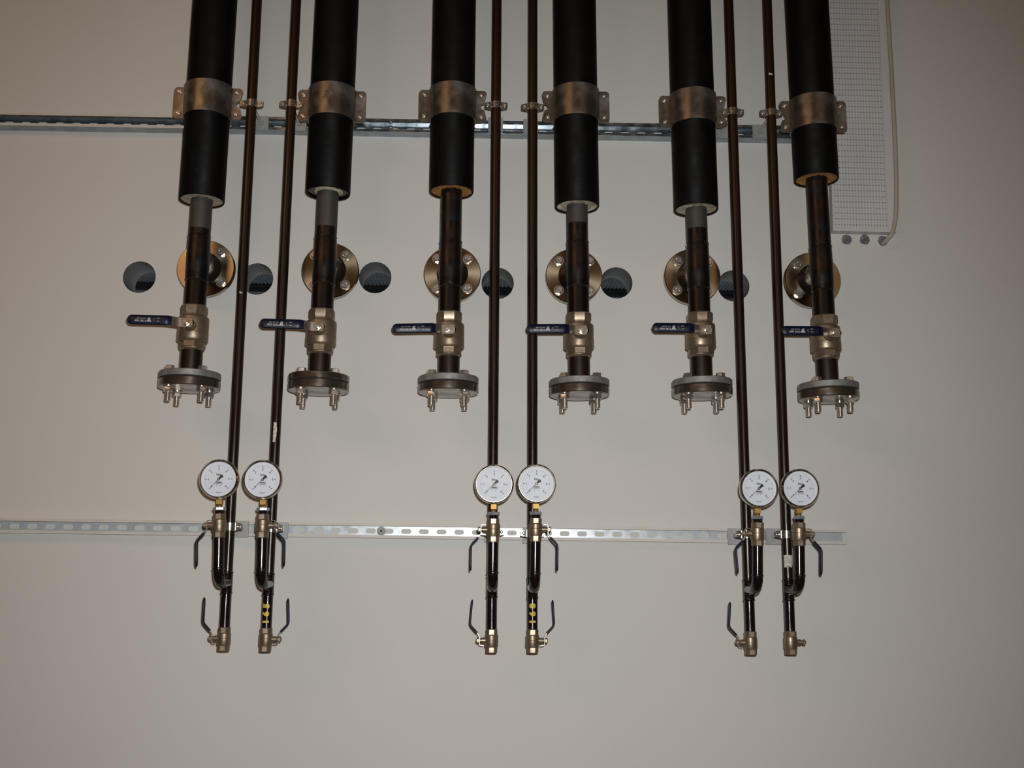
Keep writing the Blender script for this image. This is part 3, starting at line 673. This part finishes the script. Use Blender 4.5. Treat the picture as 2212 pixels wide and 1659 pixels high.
def gauge_parts(t):
    part('case', lambda: yax(MB(), [(0.0472, 0.004), (0.0480, 0.007), (0.0480, 0.026), (0.0462, 0.032), (0.040, 0.034), (0, 0.034)], 72, cap=False), M['chrome'], t, key='gc', angle=35)
    part('bezel', lambda: yax(MB(), [(0.0446, 0.0018), (0.0450, -0.0045), (0.0458, -0.0060), (0.0468, -0.0060), (0.0478, -0.0048), (0.0506, -0.0008), (0.0513, 0.0006), (0.0514, 0.0065), (0.0500, 0.0085), (0.0470, 0.0085)], 90, cap=False), M['chrome'], t, key='gb', angle=40)
    dl = part('dial', lambda: yax(MB(), [(0, 0.0012), (0.0450, 0.0012), (0.0450, 0.0020), (0, 0.0020)], 72), M['dial'], t, key='gd')
    def marks():
        b = MB(); y = 0.0010
        def ang(v): return math.radians(225 - v*45)
        def tick(a, r0, r1, w_, mi):
            c, s = math.cos(a), math.sin(a); nx, nz = -s*w_/2, c*w_/2
            b.add([(r0*c-nx, y, r0*s-nz), (r1*c-nx, y, r1*s-nz), (r1*c+nx, y, r1*s+nz), (r0*c+nx, y, r0*s+nz)], [(0, 1, 2, 3)], mi)
        for i in range(61):
            a = ang(i/10)
            if i % 10 == 0: tick(a, 0.0305, 0.0350, 0.0016, 0)
            elif i % 5 == 0: tick(a, 0.0335, 0.0375, 0.0005, 1)
            else: tick(a, 0.0350, 0.0375, 0.0004, 1)
        def put(s, size, x, z, mi=0, bold=0.0):
            vs, fs = text_geo(s, size, (x, z), bold=bold); b.add([(vx, y, vz) for vx, vz in vs], fs, mi)
        for i in range(7):
            a = ang(i); put(str(i), 0.0072, 0.0262*math.cos(a), 0.0262*math.sin(a), 0, 0.0002)
        put('bar', 0.0080, -0.0010, 0.0125, 0, 0.0002); put('EMPEO', 0.0045, 0.0015, -0.0085, 0, 0.0003)
        b.add([(-0.0075, y, -0.0125), (0.0100, y, -0.0125), (0.0100, y, -0.0115), (-0.0075, y, -0.0115)], [(0, 1, 2, 3)], 0)
        put('a', 0.0045, -0.0050, -0.0160, 2, 0.0004); put('a', 0.0045, 0.0040, -0.0160, 2, 0.0004); put('TECSON', 0.0038, 0.0, -0.0345, 0, 0.0001)
        return b
    part('dial_markings', marks, [M['ink'], M['greyink'], M['orange']], dl, key='gm', label='black scale from 0 to 6 bar')
    def needle():
        b = MB(); a = math.radians(226); c, s = math.cos(a), math.sin(a)
        def q(u, v_): return (u*c - v_*s, -0.0008, u*s + v_*c)
        o = [q(0.0355, 0.0001), q(0.0355, -0.0001), q(0.0, -0.0009), q(0.0, 0.0009)]; o2 = [(x, -0.0002, z) for x, y_, z in o]
        b.add(o + o2, [(0, 1, 2, 3), (7, 6, 5, 4), (0, 4, 5, 1), (1, 5, 6, 2), (2, 6, 7, 3), (3, 7, 4, 0)])
        o = [q(0.0, -0.0009), q(-0.0125, -0.0050), q(-0.0146, 0.0), q(-0.0125, 0.0050), q(0.0, 0.0009)]; o2 = [(x, -0.0002, z) for x, y_, z in o]
        b.add(o + o2, [(0, 1, 2, 3, 4), (9, 8, 7, 6, 5)] + [(i, 5+i, 5+(i+1) % 5, (i+1) % 5) for i in range(5)])
        yax(b, [(0.0036, -0.0006), (0.0036, -0.0012), (0, -0.0012)], 24)
        yax(b, [(0.0022, -0.0010), (0.0022, -0.0018), (0, -0.0018)], 24, mi=1)
        return b
    part('needle', needle, [M['ink'], M['brass']], t, key='gn', label='black needle pointing to 0')
    part('glass', lambda: yax(MB(), [(0, -0.0030), (0.0455, -0.0030), (0.0455, -0.0022), (0, -0.0022)], 48), M['glass'], t, key='gg')
    def conn():
        b = MB(); T_ = Matrix.Translation((0, 0.018, 0))
        b.lathe([(0.0072, -0.044), (0.0072, -0.0520)], 24, M=T_)
        b.lathe([(0.0092, -0.0505), (0.0104, -0.0515), (0.0104, -0.0632), (0.0092, -0.0642)], 4, rot=PI/4, M=T_)
        b.lathe([(0.0066, -0.0640), (0.0070, -0.0650), (0.0064, -0.0660), (0.0070, -0.0672), (0.0064, -0.0684), (0.0070, -0.0696), (0.0066, -0.0760)], 24, M=T_)
        return b
    part('connector', conn, M['brass'], t, key='gcon', angle=28)

for k, g in enumerate(thin):
    (xa, ya), (xb, yb) = g['p']
    B = at(xb, g['vb'], YA); T = at(xa, 0, YA); d = (T-B).normalized(); R = frame(B, T)
    def onaxis(py): 
        px = xa + (xb-xa)*(py-ya)/(yb-ya); return B + d*((at(px, py, YA).z - B.z)/d.z)
    # gauge/branch axis
    G = at(g['gx'][0], g['gx'][1], YB-0.018); Gc = Vector((G.x, YB-0.018, G.z))
    br = at(g['brx'][0], g['brx'][1], YB); gy = at(g['gx'][0], g['gx'][1], YB)
    dB = Vector(((gy-br).x, 0, (gy-br).z)).normalized(); RB = frame(br, br+dB)
    valve_c = Vector((G.x, YB, G.z)) - dB*(0.0875 + 0.031*VS)         # centre of the upper valve
    elbow_z = at(g['brx'][0], g['st'], YB).z
    t = thing('thin_pipe', ['thin dark steel pipe, leftmost of six, with side branch for a gauge', 'thin rusty brown steel pipe with yellow painted 165, second from left',
                            'thin brown steel pipe, left one of the middle pair', 'thin rusty steel pipe with yellow painted 168, right of the middle pair',
                            'thin dark steel pipe, left one of the right hand pair', 'thin dark steel pipe with white paint patch, rightmost of six'][k], 'pipe', B, R, 'thin steel pipes carrying gauges')
    rt = 0.0135; L = (ZTOP-B.z)/d.z
    Pt = onaxis(0); zw = (at(xb, g['st']-24, YA).z - B.z)/d.z; zw2 = (at(xb, g['st']+24, YA).z - B.z)/d.z
    zt1 = zw + 0.012
    part('riser', MB().lathe([(rt, zt1-0.012), (rt, L)], 36, cap=False), M['thin'], t)
    part('lower_pipe', MB().lathe([(rt+0.0004, -0.004), (rt+0.0004, zw2)], 36), M['lower'], t)
    RT = R.transposed()
    def tee(k=k, zw=zw, zw2=zw2):
        b = MB(); b.lathe([(rt, zw2-0.001), (rt+0.0022, zw2+0.001), (rt+0.0026, zw2+0.003), (rt+0.0012, zw2+0.006), (rt+0.0012, zw-0.006), (rt+0.0026, zw-0.003), (rt+0.0022, zw-0.001), (rt, zw+0.001)], 36, cap=False); return b
    part('tee', tee, M['lower'], t, angle=50)
    E0 = Vector((0, 0, 0)) + onaxis(g['st']); dz = elbow_z - E0.z; E0 = E0 + d*(dz/d.z)
    botc = valve_c - dB*0.034*VS
    lowx = botc - dB*((botc.z - elbow_z)/dB.z)            # branch axis at stub height
    stub = (lowx - E0); rad = 0.036; n = 12
    uS = stub.normalized(); pth = [E0 + uS*0.008, E0 + uS*(stub.length-rad)]
    cen = lowx - uS*rad + dB*rad
    for i in range(1, n+1):
        a = PI/2*i/n; pth.append(cen + uS*rad*math.sin(a) - dB*rad*math.cos(a))
    pth.append(botc + dB*0.006)
    part('branch', MB().tube([RT @ (q - B) for q in pth], 0.0142, 28), M['lower'], t, angle=50)
    part('weld_bead', MB().tube([RT @ (pth[n+1] + dB*o_ - B) for o_ in (-0.003, -0.001, 0.001, 0.003)], [0.0142, 0.0158, 0.0158, 0.0142], 28, cap=False), M['weld'], t)
    if k in (1, 3):
        s = '165' if k == 1 else '168'; b = MB()
        zc = ((at(xb, 1326 if k == 1 else 1326, YA-.013).z) - B.z)/d.z
        for i, ch in enumerate(s):
            vs, fs = text_geo(ch, 0.022, (0, 0), PI/2, bold=0.0017, cuts=8)
            rr = rt + 0.0009; zo = zc + (i-1)*0.0205
            b.add([(rr*math.sin(x/rr), -rr*math.cos(x/rr), z+zo) for x, z in vs], fs)
        part('painted_number', b, M['yellow'], t, label='yellow painted number %s turned sideways' % s)
    if k == 5:
        b = MB(); z1 = (at(1704, 1223, YA-.013).z-B.z)/d.z; z0 = (at(1704, 1199, YA-.013).z-B.z)/d.z; vs = []; fs = []; rnd = random.Random(4); n = 18
        for i in range(n+1):
            a = -2.6 + 2.05*i/n; rr = rt + 0.0004
            vs += [(rr*math.cos(a), rr*math.sin(a), z0), (rr*math.cos(a), rr*math.sin(a), z1 + rnd.uniform(-0.005, 0.004))]
        for i in range(n): fs.append((2*i, 2*i+1, 2*i+3, 2*i+2))
        part('paint_patch', b.add(vs, fs), M['whitepaint'], t, label='white paint smeared on the pipe')
    if k == 1:
        b = MB(); z1 = (at(585, 955, YA-.013).z-B.z)/d.z; z0 = (at(585, 912, YA-.013).z-B.z)/d.z; vs = []; fs = []; rnd = random.Random(9); n = 14
        for i in range(n+1):
            f_ = i/n; rr = rt+0.0004; a0 = -1.85 - 0.12*rnd.random(); a1 = -1.2 - 0.5*abs(f_-0.4) + 0.1*rnd.random()
            for a in (a0, (a0+a1)/2, a1): vs.append((rr*math.cos(a), rr*math.sin(a), z0+(z1-z0)*f_))
        for i in range(n):
            for q in (0, 1): fs.append((3*i+q, 3*i+3+q, 3*i+4+q, 3*i+1+q))
        part('paint_patch', b.add(vs, fs), M['whitepaint'], t, label='white paint fleck on the pipe')
    for fx, fy, wd_, ht_ in ([(521, 632, 0.010, 0.005)] if k == 0 else [(1664, 160, 0.014, 0.006)] if k == 5 else []):
        zc = (at(fx, fy, YA-.013).z-B.z)/d.z; b = MB(); vs = [(0, 0)] + [(wd_/2*math.cos(q*0.6283)*(1+0.2*math.sin(q*2.1)), ht_/2*math.sin(q*0.6283)) for q in range(10)]; rr = rt+0.0005
        off = -0.05 if k == 0 else -0.1
        b.add([(rr*math.sin(x/rr+off), -rr*math.cos(x/rr+off), z-x*0.25+zc) for x, z in vs], [(0, 1+q, 1+(q+1) % 10) for q in range(10)])
        part('paint_fleck', b, M['whitepaint'], t, label='white paint fleck on the pipe')
    # clamps
    P = onaxis(g['uc']); clampset(P, R, 0, 'u', 'small zinc clamp holding the %s thin pipe at the upper rail' % ORD[k], 'small clamps at the upper rail')
    P = onaxis(g['lc']); clampset(P, R, 0, 'l', 'small zinc clamp holding the %s thin pipe at the lower rail' % ORD[k], 'small clamps at the lower rail')
    # gauge
    gt = thing('pressure_gauge', 'round white pressure gauge reading zero bar, %s of six' % ORD[k], 'gauge', Gc, RB, 'pressure gauges')
    gauge_parts(gt)
    # threaded reducer between gauge and valve
    rd = thing('reducer', 'hexagonal zinc reducer under the %s pressure gauge' % ORD[k], 'fitting', valve_c + dB*0.031*VS, RB, 'reducers under the gauges')
    part('hexagon', lambda: MB().lathe([(0.0135, 0.0165), (0.0155, 0.0165), (0.0168, 0.0150), (0.0168, 0.0095), (0.0155, 0.0080), (0.013, 0.0075)], 6, rot=0.25), M['galv'], rd, key='rh', angle=25)
    part('thread', lambda: MB().lathe([(0.0128, 0.0085), (0.0135, 0.0065), (0.0128, 0.005), (0.0135, 0.0035), (0.0128, 0.002), (0.0128, -0.003)], 32), M['lower'], rd, key='rt')
    # valves
    s = g['side']
    small_valve(valve_c, RB, s, -1, 'small ball valve with blue lever directly under the %s gauge' % ORD[k], 'ball valves under the gauges', dx=(-0.001, 0.0, -0.0, 0.0, -0.004, -0.001)[k], key='u%d' % k)
    small_valve(B - d*0.031*VS, R, s, 1, ('small ball valve with upright blue lever ending the %s thin pipe' if k < 5 else 'small ball valve without lever ending the %s thin pipe') % ORD[k],
                'ball valves at the pipe bottoms', handle=(k < 5), dx=(0.0, -0.003, -0.004, -0.003, -0.004, 0)[k], key='l%d' % k)
